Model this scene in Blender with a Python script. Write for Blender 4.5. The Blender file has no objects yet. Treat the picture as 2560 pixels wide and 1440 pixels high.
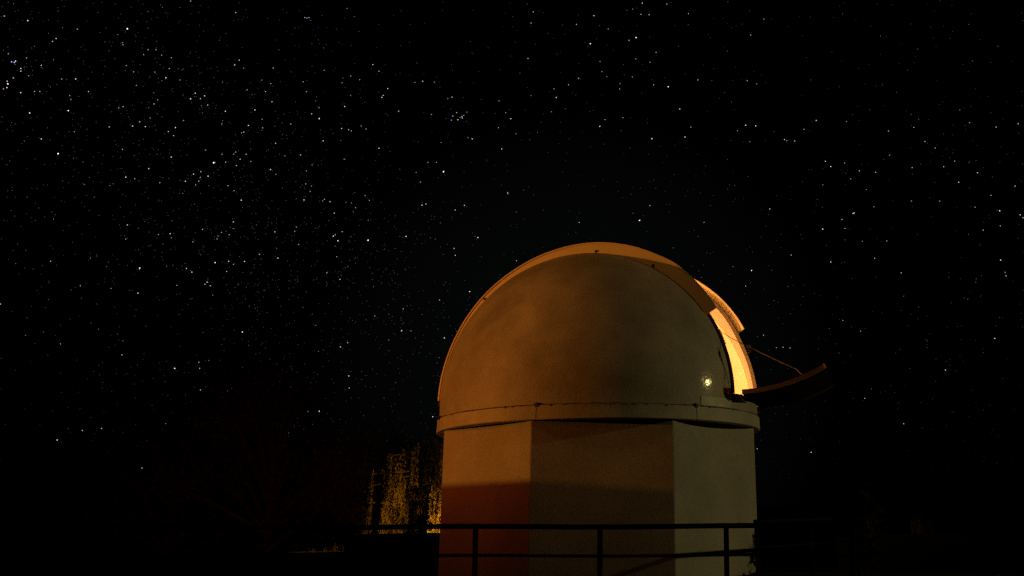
import bpy, bmesh, math, random
import numpy as np
from mathutils import Vector, Matrix, Euler

random.seed(7)
rng = np.random.default_rng(11)
sc = bpy.context.scene
C = sc.collection
R = math.radians

# ------------------------------------------------------------------ camera
EYE = Vector((0, 0, 0))                     # z = 0 is the camera's height; the ground lies 1.15 m lower
GROUND = -1.15
cam_d = bpy.data.cameras.new('camera')
cam = bpy.data.objects.new('camera', cam_d)
C.objects.link(cam)
cam_d.sensor_width = 36
cam_d.lens = 2292.24 / 2560 * 36
cam_d.shift_x = -(1684.31 - 1280) / 2560
cam_d.clip_start = 0.1
cam_d.clip_end = 4000
cam.matrix_world = Matrix.Translation(EYE) @ Matrix.Rotation(math.pi / 2 + 0.24339, 4, 'X') @ Matrix.Rotation(-0.01759, 4, 'Z')
sc.camera = cam

# ------------------------------------------------------------------ night sky
world = bpy.data.worlds.new('World')
sc.world = world
world.use_nodes = True
wn, wl = world.node_tree.nodes, world.node_tree.links
wn.clear()
w_out = wn.new('ShaderNodeOutputWorld')
w_bg = wn.new('ShaderNodeBackground')
w_tc = wn.new('ShaderNodeTexCoord')
w_dot = wn.new('ShaderNodeVectorMath'); w_dot.operation = 'DOT_PRODUCT'
w_dot.inputs[1].default_value = Vector((math.sin(R(-6)) * math.cos(R(9)), math.cos(R(-6)) * math.cos(R(9)), math.sin(R(9))))
w_map = wn.new('ShaderNodeMapRange'); w_map.inputs['From Min'].default_value = math.cos(R(16)); w_map.inputs['From Max'].default_value = 1.0
w_mix = wn.new('ShaderNodeMix'); w_mix.data_type = 'RGBA'
w_mix.inputs['A'].default_value = (0.00010, 0.00010, 0.00009, 1)
w_mix.inputs['B'].default_value = (0.0013, 0.0020, 0.0015, 1)
wl.new(w_tc.outputs['Generated'], w_dot.inputs[0])
wl.new(w_dot.outputs['Value'], w_map.inputs['Value'])
wl.new(w_map.outputs['Result'], w_mix.inputs['Factor'])
wl.new(w_mix.outputs['Result'], w_bg.inputs['Color'])
wl.new(w_bg.outputs['Background'], w_out.inputs['Surface'])
w_bg.inputs['Strength'].default_value = 1.0

sc.view_settings.view_transform = 'Standard'
sc.view_settings.look = 'None'
sc.view_settings.exposure = 0
sc.view_settings.gamma = 1
sc.view_settings.use_curve_mapping = False
sc.render.engine = 'CYCLES'
sc.cycles.use_denoising = False
sc.cycles.max_bounces = 6
sc.cycles.diffuse_bounces = 4
sc.cycles.sample_clamp_indirect = 4
sc.cycles.pixel_filter_type = 'BLACKMAN_HARRIS'
sc.cycles.filter_width = 1.4

# ------------------------------------------------------------------ lamps of the place
TX, TY = -1.4487, 17.6848                   # axis of the tower
Z_RING, Z_SEAM, Z_DOME = 1.5278, 1.7653, 2.0578
RD, RR, RC = 3.0, 3.0316, 2.991             # dome, ring, tower circumradius
HALF = 1.1519                               # half width of the slit
ALPHA = 1.35057                             # heading of the slit
YAW = 0.09398

def spot(name, loc, target, power, color, cone, blend, radius):
    l = bpy.data.lights.new(name, 'SPOT')
    l.energy, l.color = power, color
    l.spot_size, l.spot_blend, l.shadow_soft_size = R(cone), blend, radius
    o = bpy.data.objects.new(name, l)
    C.objects.link(o)
    o.location = loc
    o.rotation_euler = (Vector(target) - Vector(loc)).to_track_quat('-Z', 'Y').to_euler()
    return o

def around(az, dist, z):
    """a point at azimuth az (degrees, 0 = towards the camera, + = right) from the tower axis"""
    return Vector((TX + dist * math.sin(R(az)), TY - dist * math.cos(R(az)), z))

SODIUM = (1.0, 0.345, 0.030)
spot('sodium_floodlight', around(-70, 25, 2.9), (TX, TY, 2.9), 7600, SODIUM, 36, 0.5, 0.10)
spot('street_glow', around(-60, 10.2, 3.0), (TX - .3, TY, 2.5), 480, (1.0, 0.10, 0.012), 60, 1.0, 0.2)
spot('mast_floodlight', around(-28, 12, 16.5), (TX, TY, 3.6), 980, (1.0, 0.38, 0.07), 38, 1.0, 2.0)
spot('pale_floodlight', around(80.5, 22, 6.3), (TX, TY, 1.4), 2350, (1.0, 0.77, 0.27), 33, 0.6, 0.15)

def point(name, loc, power, color, radius):
    l = bpy.data.lights.new(name, 'POINT')
    l.energy, l.color, l.shadow_soft_size = power, color, radius
    o = bpy.data.objects.new(name, l)
    C.objects.link(o)
    o.location = loc
    return o

d_ = Vector((math.sin(ALPHA), -math.cos(ALPHA), 0))       # out of the slit
n_ = Vector((-math.cos(ALPHA), -math.sin(ALPHA), 0))      # towards the near side
z_ = Vector((0, 0, 1))
DC = Vector((TX, TY, Z_DOME))
point('dome_lamp', DC + d_ * 0.5 + n_ * 0.5 - z_ * 0.15, 620, (1.0, 0.37, 0.085), 0.12)

# ------------------------------------------------------------------ materials
def material(name, color, rough=0.7, var=0.0, scale=3.0, bump=0.0, bump_scale=40.0, metallic=0.0, coat=0.0,
             coat_rough=0.05, color2=None, coords='Object', spec=0.5, detail=6, fine=0.0):
    m = bpy.data.materials.new(name)
    m.use_nodes = True
    nt = m.node_tree
    b = nt.nodes['Principled BSDF']
    b.inputs['Roughness'].default_value = rough
    b.inputs['Metallic'].default_value = metallic
    b.inputs['Specular IOR Level'].default_value = spec
    b.inputs['Coat Weight'].default_value = coat
    b.inputs['Coat Roughness'].default_value = coat_rough
    c = (*color, 1)
    tc = nt.nodes.new('ShaderNodeTexCoord')
    if var > 0 or color2:
        no = nt.nodes.new('ShaderNodeTexNoise')
        no.inputs['Scale'].default_value = scale
        no.inputs['Detail'].default_value = detail
        no.inputs['Roughness'].default_value = 0.6
        nt.links.new(tc.outputs[coords], no.inputs['Vector'])
        ra = nt.nodes.new('ShaderNodeMapRange')
        ra.inputs['From Min'].default_value = 0.3
        ra.inputs['From Max'].default_value = 0.7
        nt.links.new(no.outputs['Fac'], ra.inputs['Value'])
        mx = nt.nodes.new('ShaderNodeMix'); mx.data_type = 'RGBA'
        c2 = color2 or tuple(x * (1 - var) for x in color)
        mx.inputs['A'].default_value = c
        mx.inputs['B'].default_value = (*c2, 1)
        nt.links.new(ra.outputs['Result'], mx.inputs['Factor'])
        last = mx.outputs['Result']
        if fine > 0:
            n2 = nt.nodes.new('ShaderNodeTexNoise')
            n2.inputs['Scale'].default_value = 55
            n2.inputs['Detail'].default_value = 3
            nt.links.new(tc.outputs[coords], n2.inputs['Vector'])
            r2 = nt.nodes.new('ShaderNodeMapRange')
            r2.inputs['From Min'].default_value = 0.3; r2.inputs['From Max'].default_value = 0.7
            r2.inputs['To Min'].default_value = 1 - fine; r2.inputs['To Max'].default_value = 1 + fine
            nt.links.new(n2.outputs['Fac'], r2.inputs['Value'])
            vm = nt.nodes.new('ShaderNodeVectorMath'); vm.operation = 'SCALE'
            nt.links.new(last, vm.inputs[0]); nt.links.new(r2.outputs['Result'], vm.inputs['Scale'])
            last = vm.outputs['Vector']
        nt.links.new(last, b.inputs['Base Color'])
    else:
        b.inputs['Base Color'].default_value = c
    if bump > 0:
        nb = nt.nodes.new('ShaderNodeTexNoise')
        nb.inputs['Scale'].default_value = bump_scale
        nb.inputs['Detail'].default_value = 5
        nt.links.new(tc.outputs[coords], nb.inputs['Vector'])
        bu = nt.nodes.new('ShaderNodeBump')
        bu.inputs['Strength'].default_value = bump
        bu.inputs['Distance'].default_value = 0.02
        nt.links.new(nb.outputs['Fac'], bu.inputs['Height'])
        nt.links.new(bu.outputs['Normal'], b.inputs['Normal'])
        if coat > 0:
            n3 = nt.nodes.new('ShaderNodeTexNoise')
            n3.inputs['Scale'].default_value = 7.0
            n3.inputs['Detail'].default_value = 4
            nt.links.new(tc.outputs[coords], n3.inputs['Vector'])
            b3 = nt.nodes.new('ShaderNodeBump')
            b3.inputs['Strength'].default_value = 0.11
            b3.inputs['Distance'].default_value = 0.035
            nt.links.new(n3.outputs['Fac'], b3.inputs['Height'])
            nt.links.new(b3.outputs['Normal'], b.inputs['Coat Normal'])
    return m

M_WALL = material('rendered_wall', (0.34, 0.33, 0.30), 0.9, 0.28, 1.1, 0.22, 60, fine=0.30)
M_DOME = material('painted_dome', (0.29, 0.282, 0.26), 0.6, 0.40, 1.5, 0.2, 25, coat=0.35, coat_rough=0.10, fine=0.32)
def blob(nt, tc, centre, radius, soft, noise=0.35, nscale=3.0):
    sub = nt.nodes.new('ShaderNodeVectorMath'); sub.operation = 'DISTANCE'
    sub.inputs[1].default_value = centre
    nt.links.new(tc.outputs['Object'], sub.inputs[0])
    no = nt.nodes.new('ShaderNodeTexNoise'); no.inputs['Scale'].default_value = nscale; no.inputs['Detail'].default_value = 5
    nt.links.new(tc.outputs['Object'], no.inputs['Vector'])
    ad = nt.nodes.new('ShaderNodeMath'); ad.operation = 'MULTIPLY_ADD'
    nt.links.new(no.outputs['Fac'], ad.inputs[0]); ad.inputs[1].default_value = noise * 2; 
    nt.links.new(sub.outputs['Value'], ad.inputs[2])
    mr = nt.nodes.new('ShaderNodeMapRange')
    mr.inputs['From Min'].default_value = radius + soft + noise; mr.inputs['From Max'].default_value = radius + noise
    nt.links.new(ad.outputs['Value'], mr.inputs['Value'])
    return mr.outputs['Result']
nt = M_DOME.node_tree
tc = [n for n in nt.nodes if n.type == 'TEX_COORD'][0]
b = nt.nodes['Principled BSDF']
# clear coat added only where the glint falls; soft highlight painted paler high left
g = blob(nt, tc, (TX + 2.0, TY - 2.26, Z_DOME + .02), 0.25, 0.35, 0.12, 4)
cm = nt.nodes.new('ShaderNodeMath'); cm.operation = 'MULTIPLY'; cm.inputs[1].default_value = 0.5
nt.links.new(g, cm.inputs[0]); nt.links.new(cm.outputs['Value'], b.inputs['Coat Weight'])
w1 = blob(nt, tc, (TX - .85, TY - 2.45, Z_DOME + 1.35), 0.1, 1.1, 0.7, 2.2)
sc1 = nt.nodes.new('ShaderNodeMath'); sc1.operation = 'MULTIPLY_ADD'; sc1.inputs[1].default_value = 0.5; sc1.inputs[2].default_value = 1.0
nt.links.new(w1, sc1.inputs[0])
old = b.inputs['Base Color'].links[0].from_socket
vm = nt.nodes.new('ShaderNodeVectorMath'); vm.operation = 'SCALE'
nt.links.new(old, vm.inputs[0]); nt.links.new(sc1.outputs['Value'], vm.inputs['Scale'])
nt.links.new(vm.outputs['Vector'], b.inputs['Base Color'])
M_RING = material('ring_paint', (0.34, 0.33, 0.30), 0.6, 0.3, 2.2, 0.25, 30, fine=0.3)
M_TRIM = material('cream_trim', (0.82, 0.74, 0.50), 0.55, 0.12, 2.0, 0.1, 30)
M_SHUT = material('shutter_paint', (0.62, 0.58, 0.52), 0.55, 0.2, 1.6, 0.15, 30)
M_INNER = material('dome_lining', (0.78, 0.74, 0.66), 0.8, 0.10, 1.2, 0.1, 20)
M_KERB = material('kerb_painted_shade', (0.15, 0.13, 0.10), 0.6, 0.3, 2.0, 0.2, 30)  # shade on the far kerb is put into this dark colour
M_FLAP = material('flap_paint', (0.80, 0.50, 0.32), 0.6, 0.3, 2.0, 0.2, 30)
M_SKIN = material('black_bitumen_skin', (0.010, 0.008, 0.007), 0.8, 0.3, 4, 0.2, 30, spec=0.1)
M_RUST = material('rust_streaked_steel', (0.085, 0.06, 0.04), 0.8, 0.5, 6, 0.3, 60)
M_DARK = material('rusty_iron', (0.035, 0.028, 0.022), 0.7, 0.3, 8, 0.3, 60)
M_RAIL = material('black_rail_paint', (0.004, 0.004, 0.004), 0.8, spec=0.05)
M_ROPE = material('tan_rope', (0.46, 0.34, 0.20), 0.9, 0.3, 30, 0.5, 80)
M_GROUND = material('dry_ground', (0.030, 0.027, 0.018), 1.0, 0.5, 0.6, 0.6, 6, spec=0.0)
M_STONE = material('dark_stone', (0.014, 0.013, 0.012), 0.95, 0.4, 2.5, 0.6, 12, spec=0.1)
M_LEAF = material('weeping_leaves', (0.14, 0.105, 0.020), 0.85, color2=(0.050, 0.034, 0.008), scale=2.4, spec=0.1)
M_LEAF2 = material('dull_leaves', (0.05, 0.055, 0.018), 0.85, color2=(0.03, 0.035, 0.012), scale=1.2, spec=0.1)
M_LEAF3 = material('dark_evergreen', (0.012, 0.013, 0.006), 0.9, color2=(0.008, 0.009, 0.004), scale=1.2, spec=0.05)
M_BARK = material('rough_bark', (0.07, 0.05, 0.035), 0.95, 0.4, 5, 0.7, 14, spec=0.1)
M_SHED = material('shed_render', (0.12, 0.11, 0.10), 0.9, 0.25, 1.5, 0.3, 20)
M_STEM = material('dry_grass_stems', (0.20, 0.15, 0.06), 0.9, 0.3, 6, spec=0.1)

# ------------------------------------------------------------------ helpers
def link(name, verts, faces, mat, parent=None, smooth=False, mats=None, fmat=None):
    me = bpy.data.meshes.new(name)
    me.from_pydata([tuple(v) for v in verts], [], faces)
    me.materials.append(mat)
    for m in mats or []:
        me.materials.append(m)
    if fmat is not None:
        me.polygons.foreach_set('material_index', fmat)
    if smooth:
        me.polygons.foreach_set('use_smooth', [True] * len(me.polygons))
    me.update()
    o = bpy.data.objects.new(name, me)
    C.objects.link(o)
    if parent:
        o.parent = parent
        o.matrix_parent_inverse = parent.matrix_world.inverted()
    return o

def empty(name, loc):
    o = bpy.data.objects.new(name, None)
    C.objects.link(o)
    o.location = loc
    o.matrix_world = Matrix.Translation(loc)
    return o

def tag(o, label=None, cat=None, group=None, kind=None):
    for k, v in (('label', label), ('category', cat), ('group', group), ('kind', kind)):
        if v:
            o[k] = v
    return o

def solid_grid(P, Q, name, mat, parent, closed=False, mats=None, inner_index=0, smooth=True):
    """P, Q: (rows, cols, 3) arrays of the two faces of a sheet; makes a watertight shell."""
    a, b = P.shape[:2]
    verts = list(P.reshape(-1, 3)) + list(Q.reshape(-1, 3))
    off = a * b
    faces, fm = [], []
    cc = b if closed else b - 1
    for i in range(a - 1):
        for j in range(cc):
            k = (j + 1) % b
            faces.append((i*b+j, i*b+k, (i+1)*b+k, (i+1)*b+j)); fm.append(0)
            faces.append((off+i*b+j, off+(i+1)*b+j, off+(i+1)*b+k, off+i*b+k)); fm.append(inner_index)
    for j in range(cc):
        k = (j + 1) % b
        faces.append((j, off+j, off+k, k)); fm.append(0)
        i = (a-1)*b
        faces.append((i+j, i+k, off+i+k, off+i+j)); fm.append(0)
    if not closed:
        for i in range(a - 1):
            faces.append((i*b, (i+1)*b, off+(i+1)*b, off+i*b)); fm.append(0)
            j = b - 1
            faces.append((i*b+j, off+i*b+j, off+(i+1)*b+j, (i+1)*b+j)); fm.append(0)
    o = link(name, verts, faces, mat, parent, mats=mats, fmat=fm)
    if smooth:
        bm = bmesh.new(); bm.from_mesh(o.data)
        bmesh.ops.recalc_face_normals(bm, faces=bm.faces)
        for f in bm.faces: f.smooth = True
        for e in bm.edges:
            if len(e.link_faces) == 2 and e.calc_face_angle(0) > 0.6:
                e.smooth = False
        bm.to_mesh(o.data); bm.free()
    return o

V3 = lambda v: np.array(v, float)
D3, N3, Z3, C3 = V3(d_), V3(n_), V3(z_), V3(DC)

def arcpt(rad, phi, u):
    """point in the slit's frame: radius in the slit plane, angle from the slit's foot, offset towards the near side"""
    return C3 + u * N3 + rad * (math.cos(phi) * D3 + math.sin(phi) * Z3)

def arc_sheet(u0, u1, r0, r1, phis, name, mat, parent, **kw):
    """solid arch: u from u0 to u1, radius r0(phi)..r1(phi)"""
    f0 = r0 if callable(r0) else (lambda p: r0)
    f1 = r1 if callable(r1) else (lambda p: r1)
    P = np.array([[arcpt(f1(p), p, u0), arcpt(f1(p), p, u1)] for p in phis])
    Q = np.array([[arcpt(f0(p), p, u0), arcpt(f0(p), p, u1)] for p in phis])
    return solid_grid(P, Q, name, mat, parent, **kw)

def box_mesh(name, mat, parent, lo, hi, rot=0.0, centre=None, bev=0.0):
    bm = bmesh.new()
    bmesh.ops.create_cube(bm, size=1)
    for v in bm.verts:
        v.co = Vector([(lo[i] + hi[i]) / 2 + v.co[i] * (hi[i] - lo[i]) for i in range(3)])
    if bev:
        bmesh.ops.bevel(bm, geom=bm.edges[:], offset=bev, segments=2, affect='EDGES')
    if rot:
        c = Vector(centre or (0, 0, 0))
        bmesh.ops.transform(bm, matrix=Matrix.Translation(c) @ Matrix.Rotation(rot, 4, 'Z') @ Matrix.Translation(-c), verts=bm.verts)
    me = bpy.data.meshes.new(name)
    bm.to_mesh(me); bm.free()
    me.materials.append(mat)
    o = bpy.data.objects.new(name, me)
    C.objects.link(o)
    if parent:
        o.parent = parent
        o.matrix_parent_inverse = parent.matrix_world.inverted()
    return o

def tube_data(pts, rad, seg=8, verts=None, faces=None):
    verts = [] if verts is None else verts
    faces = [] if faces is None else faces
    pts = [Vector(p) for p in pts]
    n = len(pts)
    rads = rad if isinstance(rad, (list, tuple)) else [rad] * n
    base = len(verts)
    up = Vector((0, 0, 1))
    for i, p in enumerate(pts):
        t = (pts[min(i + 1, n - 1)] - pts[max(i - 1, 0)]).normalized()
        a = t.cross(up)
        if a.length < 1e-3:
            a = t.cross(Vector((1, 0, 0)))
        a.normalize()
        b = t.cross(a)
        for k in range(seg):
            th = 2 * math.pi * k / seg
            verts.append(p + (a * math.cos(th) + b * math.sin(th)) * rads[i])
    for i in range(n - 1):
        for k in range(seg):
            q = (k + 1) % seg
            faces.append((base+i*seg+k, base+i*seg+q, base+(i+1)*seg+q, base+(i+1)*seg+k))
    faces.append(tuple(base + k for k in reversed(range(seg))))
    faces.append(tuple(base + (n-1)*seg + k for k in range(seg)))
    return verts, faces

def tube(name, pts, rad, mat, parent=None, seg=10):
    v, f = tube_data(pts, rad, seg)
    return link(name, v, f, mat, parent, smooth=True)

# ------------------------------------------------------------------ ground: a hilltop that falls away into the dark
def ground_z(x, y):
    dx, dy = x - TX, y - TY
    r = math.hypot(dx * 0.9, (dy + 8) * 0.55)
    z = GROUND
    if r > 9:
        t = r - 9
        z -= 0.20 * t * t / (t + 6)
    z = max(z, GROUND - 60)
    z += 0.04 * math.sin(x * 1.3 + 0.6 * y) * math.cos(y * 0.9 - 0.3 * x) * min(1, max(0, (r - 6) / 4))
    return z

xs = np.unique(np.concatenate([np.linspace(-30, 30, 91), np.sign(np.linspace(-1, 1, 61)) * (30 + 1500 * np.abs(np.linspace(-1, 1, 61)) ** 2.2)]))
gv = [(x, y + 10, ground_z(x, y + 10)) for y in xs for x in xs]
nx = len(xs)
gf = [(j*nx+i, j*nx+i+1, (j+1)*nx+i+1, (j+1)*nx+i) for j in range(nx-1) for i in range(nx-1)]
tag(link('ground', gv, gf, M_GROUND, smooth=True), kind='structure')

# low distant ridge all round
rv, rf = [], []
NS = 240
for k in range(NS):
    a = 2 * math.pi * k / NS
    h = 9 + 5 * math.sin(3 * a + 1) + 3 * math.sin(7 * a + 2) + 1.2 * math.sin(23 * a) + random.uniform(-.4, .4)
    for rad, z in ((430, -60), (520, h * 0.55), (620, h), (760, -60)):
        rv.append((rad * math.cos(a), rad * math.sin(a), z))
for k in range(NS):
    q = (k + 1) % NS
    for i in range(3):
        rf.append((k*4+i, q*4+i, q*4+i+1, k*4+i+1))
tag(link('hills', rv, rf, M_GROUND, smooth=True), kind='structure')

# ------------------------------------------------------------------ observatory
obs = empty('observatory', (TX, TY, GROUND))
tag(obs, 'round domed observatory on an eight-sided tower with its slit open and glowing orange inside', 'observatory')

# tower wall, eight faces, with a real thickness
def ring_pts(rad, z, n=8, off=0.5):
    return [(TX + rad * math.sin(YAW + (k - off) * 2 * math.pi / n), TY - rad * math.cos(YAW + (k - off) * 2 * math.pi / n), z) for k in range(n)]
zs_ = [GROUND - 0.3, 1.524]
P = np.array([ring_pts(RC, z) for z in zs_]); Q = np.array([ring_pts(RC - 0.22, z) for z in zs_])
wall = solid_grid(P, Q, 'tower_wall', M_WALL, obs, closed=True, smooth=False)
bm = bmesh.new(); bm.from_mesh(wall.data)
ed = [e for e in bm.edges if abs(e.verts[0].co.z - e.verts[1].co.z) > 1 and math.hypot(e.verts[0].co.x - TX, e.verts[0].co.y - TY) > RC - .05]
bmesh.ops.bevel(bm, geom=ed, offset=0.008, segments=2, affect='EDGES')
bm.to_mesh(wall.data); bm.free()
# floor of the dome room and the track beam under the ring
v = [(TX + 2.93 * math.sin(2*math.pi*k/64), TY - 2.93 * math.cos(2*math.pi*k/64), z) for z in (1.62, 1.57) for k in range(64)]
link('dome_room_floor', v, [tuple(range(64)), tuple(reversed(range(64, 128)))] + [(k, k+64, (k+1) % 64+64, (k+1) % 64) for k in range(64)], M_SHED, obs)
N = 96
def circ(rad, z):
    return [(TX + rad * math.sin(2*math.pi*k/N), TY - rad * math.cos(2*math.pi*k/N), z) for k in range(N)]
P = np.array([circ(2.70, 1.36), circ(2.70, 1.56)]); Q = np.array([circ(2.55, 1.36), circ(2.55, 1.56)])
solid_grid(P, Q, 'track_beam', M_DARK, obs, closed=True)

# skirt ring of seven bolted panels
SEAM0 = R(-15.2)
for k in range(7):
    a0 = SEAM0 + k * 2 * math.pi / 7 + 0.0018
    a1 = SEAM0 + (k + 1) * 2 * math.pi / 7 - 0.0018
    wob = rng.normal(0, 0.004, 2)
    A = np.linspace(a0, a1, 20)
    prof_o = [(RR, Z_RING), (RR + 0.012, Z_RING + 0.012), (RR + wob[0], (Z_RING + Z_SEAM) / 2), (RR + 0.004, Z_SEAM - 0.01), (RR - 0.01, Z_SEAM)]
    prof_i = [(RR - 0.30, Z_RING + .004), (RR - 0.29, Z_RING + 0.018), (RR - 0.06, Z_RING + .09), (RR - 0.05, Z_SEAM - .02), (RR - 0.05, Z_SEAM)]
    P = np.array([[(TX + r * math.sin(a), TY - r * math.cos(a), z) for a in A] for r, z in prof_o])
    Q = np.array([[(TX + r * math.sin(a), TY - r * math.cos(a), z) for a in A] for r, z in prof_i])
    rp = solid_grid(P, Q, 'ring_panel', M_RING, obs)
    # bolts and tabs along the top seam of this panel
    v, f = [], []
    for j in range(16):
        if random.random() < 0.32:
            continue
        a = a0 + (a1 - a0) * (j + 0.5 + random.uniform(-.2, .2)) / 16
        h = random.uniform(0.006, 0.026); hw = random.uniform(0.004, 0.008) / RR
        b0 = len(v)
        zt = Z_SEAM + random.uniform(-.004, .008)
        for aa in (a - hw, a + hw):
            for rr_ in (RR - 0.01, RR + 0.022):
                for zz in (zt - h, zt):
                    v.append((TX + rr_ * math.sin(aa), TY - rr_ * math.cos(aa), zz))
        f += [tuple(b0 + i for i in q) for q in ((0,1,3,2),(4,6,7,5),(0,4,5,1),(2,3,7,6),(1,5,7,3),(0,2,6,4))]
    tag(link('bolt_row', v, f, M_RUST, rp), kind='stuff')
# brackets where the panels meet
for k in range(7):
    a = SEAM0 + k * 2 * math.pi / 7
    v = []
    for aa, in ((a - 0.008,), (a + 0.008,)):
        for rr_, z0, z1 in ((RR - 0.02, Z_SEAM - .03, Z_SEAM + .045), (RR + 0.025, Z_SEAM - .025, Z_SEAM + .025)):
            v += [(TX + rr_ * math.sin(aa), TY - rr_ * math.cos(aa), z0), (TX + rr_ * math.sin(aa), TY - rr_ * math.cos(aa), z1)]
    link('bracket', v, [(0,1,3,2),(4,6,7,5),(0,4,5,1),(2,3,7,6),(1,5,7,3),(0,2,6,4)], M_DARK, obs)

# dark flashing between ring and shell, slightly uneven
N = 180
P, Q = [], []
jit = rng.normal(0, 0.004, N)
for z, r in ((Z_SEAM - 0.004, RR - 0.004), (Z_SEAM + 0.014, RR - 0.008)):
    P.append([(TX + r * math.sin(2*math.pi*k/N), TY - r * math.cos(2*math.pi*k/N), z + jit[k]) for k in range(N)])
    Q.append([(TX + (r-.05) * math.sin(2*math.pi*k/N), TY - (r-.05) * math.cos(2*math.pi*k/N), z + jit[k]) for k in range(N)])
solid_grid(np.array(P), np.array(Q), 'seam_flashing', M_RUST, obs, closed=True)

# dome shell: near cap, far cap, closed back of the slit, upright drum under them
T = 0.025
def cap(sign, name):
    b0 = math.asin(HALF / RD)
    B = np.concatenate([np.linspace(b0, math.pi / 2 - 0.004, 34), [math.pi / 2 - 1e-5]])
    PH = np.linspace(0, math.pi, 73)
    def grid(Rad):
        out = []
        for b in B:
            bb = math.asin(min(1, HALF / Rad)) if b == B[0] else b
            row = []
            for p in PH:
                u = Rad * math.sin(bb); rho = Rad * math.cos(bb)
                row.append(C3 + sign * u * N3 + rho * (math.cos(p) * D3 + math.sin(p) * Z3))
            out.append(row)
        return np.array(out)
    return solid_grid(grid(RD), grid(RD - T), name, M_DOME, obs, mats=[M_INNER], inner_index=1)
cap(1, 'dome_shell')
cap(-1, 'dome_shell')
PH = np.linspace(R(112), math.pi, 40)
U = np.linspace(-HALF + .002, HALF - .002, 12)
P = np.array([[C3 + u * N3 + math.sqrt(RD*RD - u*u) * (math.cos(p) * D3 + math.sin(p) * Z3) for u in U] for p in PH])
Q = np.array([[C3 + u * N3 + math.sqrt((RD-T)**2 - u*u) * (math.cos(p) * D3 + math.sin(p) * Z3) for u in U] for p in PH])
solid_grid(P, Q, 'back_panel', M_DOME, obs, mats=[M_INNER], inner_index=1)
N = 128
P = np.array([circ(RD, z) for z in (Z_SEAM - .03, Z_DOME)]) if False else None
def circ2(rad, z):
    return [(TX + rad * math.sin(2*math.pi*k/N), TY - rad * math.cos(2*math.pi*k/N), z) for k in range(N)]
P = np.array([circ2(RD, 1.59), circ2(RD, Z_DOME)]); Q = np.array([circ2(RD - T, 1.59), circ2(RD - T, Z_DOME)])
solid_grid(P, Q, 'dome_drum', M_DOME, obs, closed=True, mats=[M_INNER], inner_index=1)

# raised kerbs along both edges of the slit
RHO = math.sqrt(RD * RD - HALF * HALF)
PHI = np.linspace(0, math.pi, 80)
arc_sheet(HALF - 0.012, HALF + 0.03, RHO - 0.03, RHO + 0.030, PHI, 'slit_kerb', M_DOME, obs)
def sill_r(p):
    return float(np.interp(math.degrees(p), [0, 8, 21, 27, 32, 39, 44, 60, 180], [2.83, 2.835, 2.85, 2.864, 2.888, 2.93, 2.95, 2.93, 2.80]))
arc_sheet(-HALF - 0.03, -HALF + 0.008, RHO - 0.02, sill_r, PHI, 'slit_wall', M_INNER, obs)
arc_sheet(-HALF - 0.045, -HALF + 0.012, lambda p: sill_r(p) + .001, lambda p: sill_r(p) + 0.072, PHI, 'slit_kerb', M_KERB, obs)
# dark rubber strip outside the near kerb
arc_sheet(HALF + 0.031, HALF + 0.055, RHO - 0.05, RHO + 0.018, PHI, 'kerb_seal', M_DARK, obs)

# upper shutter: curved box of two flanges and a top panel, run back over the dome
PE, PT = R(31.0), R(61)
def fr(p):
    deg = math.degrees(p)
    h = np.interp(deg, [31, 38, 54, 61, 69, 84, 98, 117, 136, 155, 178], [0.187, 0.20, 0.225, 0.20, 0.19, 0.163, 0.122, 0.072, 0.045, 0.018, 0.008])
    return RHO + float(h)
PS = np.linspace(PE, R(178), 90)
def fr2(p):
    deg = math.degrees(p)
    return RHO + float(np.interp(deg, [31, 37, 47, 58, 66, 76, 85, 98, 117, 136, 155, 178], [0.338, 0.365, 0.395, 0.412, 0.39, 0.30, 0.22, 0.15, 0.08, 0.045, 0.018, 0.008]))
UN = HALF + 0.057
sh = arc_sheet(UN, UN + 0.03, lambda p: RHO - 0.045 - 0.0, fr, PS, 'upper_shutter', M_TRIM, obs)
sh2 = arc_sheet(-UN - 0.03, -UN, lambda p: RHO - 0.02, fr2, PS, 'shutter_flange', M_TRIM, obs)
arc_sheet(-UN, -UN + 0.022, lambda p: fr2(p) - 0.018, lambda p: fr2(p) + 0.004, PS, 'flange_lip', M_TRIM, obs)
PP = np.linspace(PT, R(178), 80)
UU = np.linspace(-UN + .024, UN - .002, 6)
def pan(p, u, off):
    k = (u + UN) / (2 * UN)
    return arcpt(fr2(p) * (1 - k) + fr(p) * k - off, p, u)
solid_grid(np.array([[pan(p, u, .006) for u in UU] for p in PP]), np.array([[pan(p, u, .03) for u in UU] for p in PP]), 'shutter_panel', M_SHUT, obs)
# folded lip along the outer edge of both flanges
arc_sheet(UN + 0.031, UN + 0.045, lambda p: fr(p) - 0.02, lambda p: fr(p) + 0.004, PS, 'flange_lip', M_TRIM, obs)
for pdeg in (134, 84, 60):
    p = R(pdeg)
    arc_sheet(UN + 0.02, UN + 0.06, RHO - .03, RHO + .012, np.linspace(p - .004, p + .004, 3), 'shutter_clip', M_DARK, obs)
# cross bars tying the flanges together below the panel
for pdeg in (33.0, 40.0):
    a = arcpt(fr(R(pdeg)) - 0.03, R(pdeg), -UN); b = arcpt(fr(R(pdeg)) - 0.03, R(pdeg), -UN + 0.25)

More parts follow.
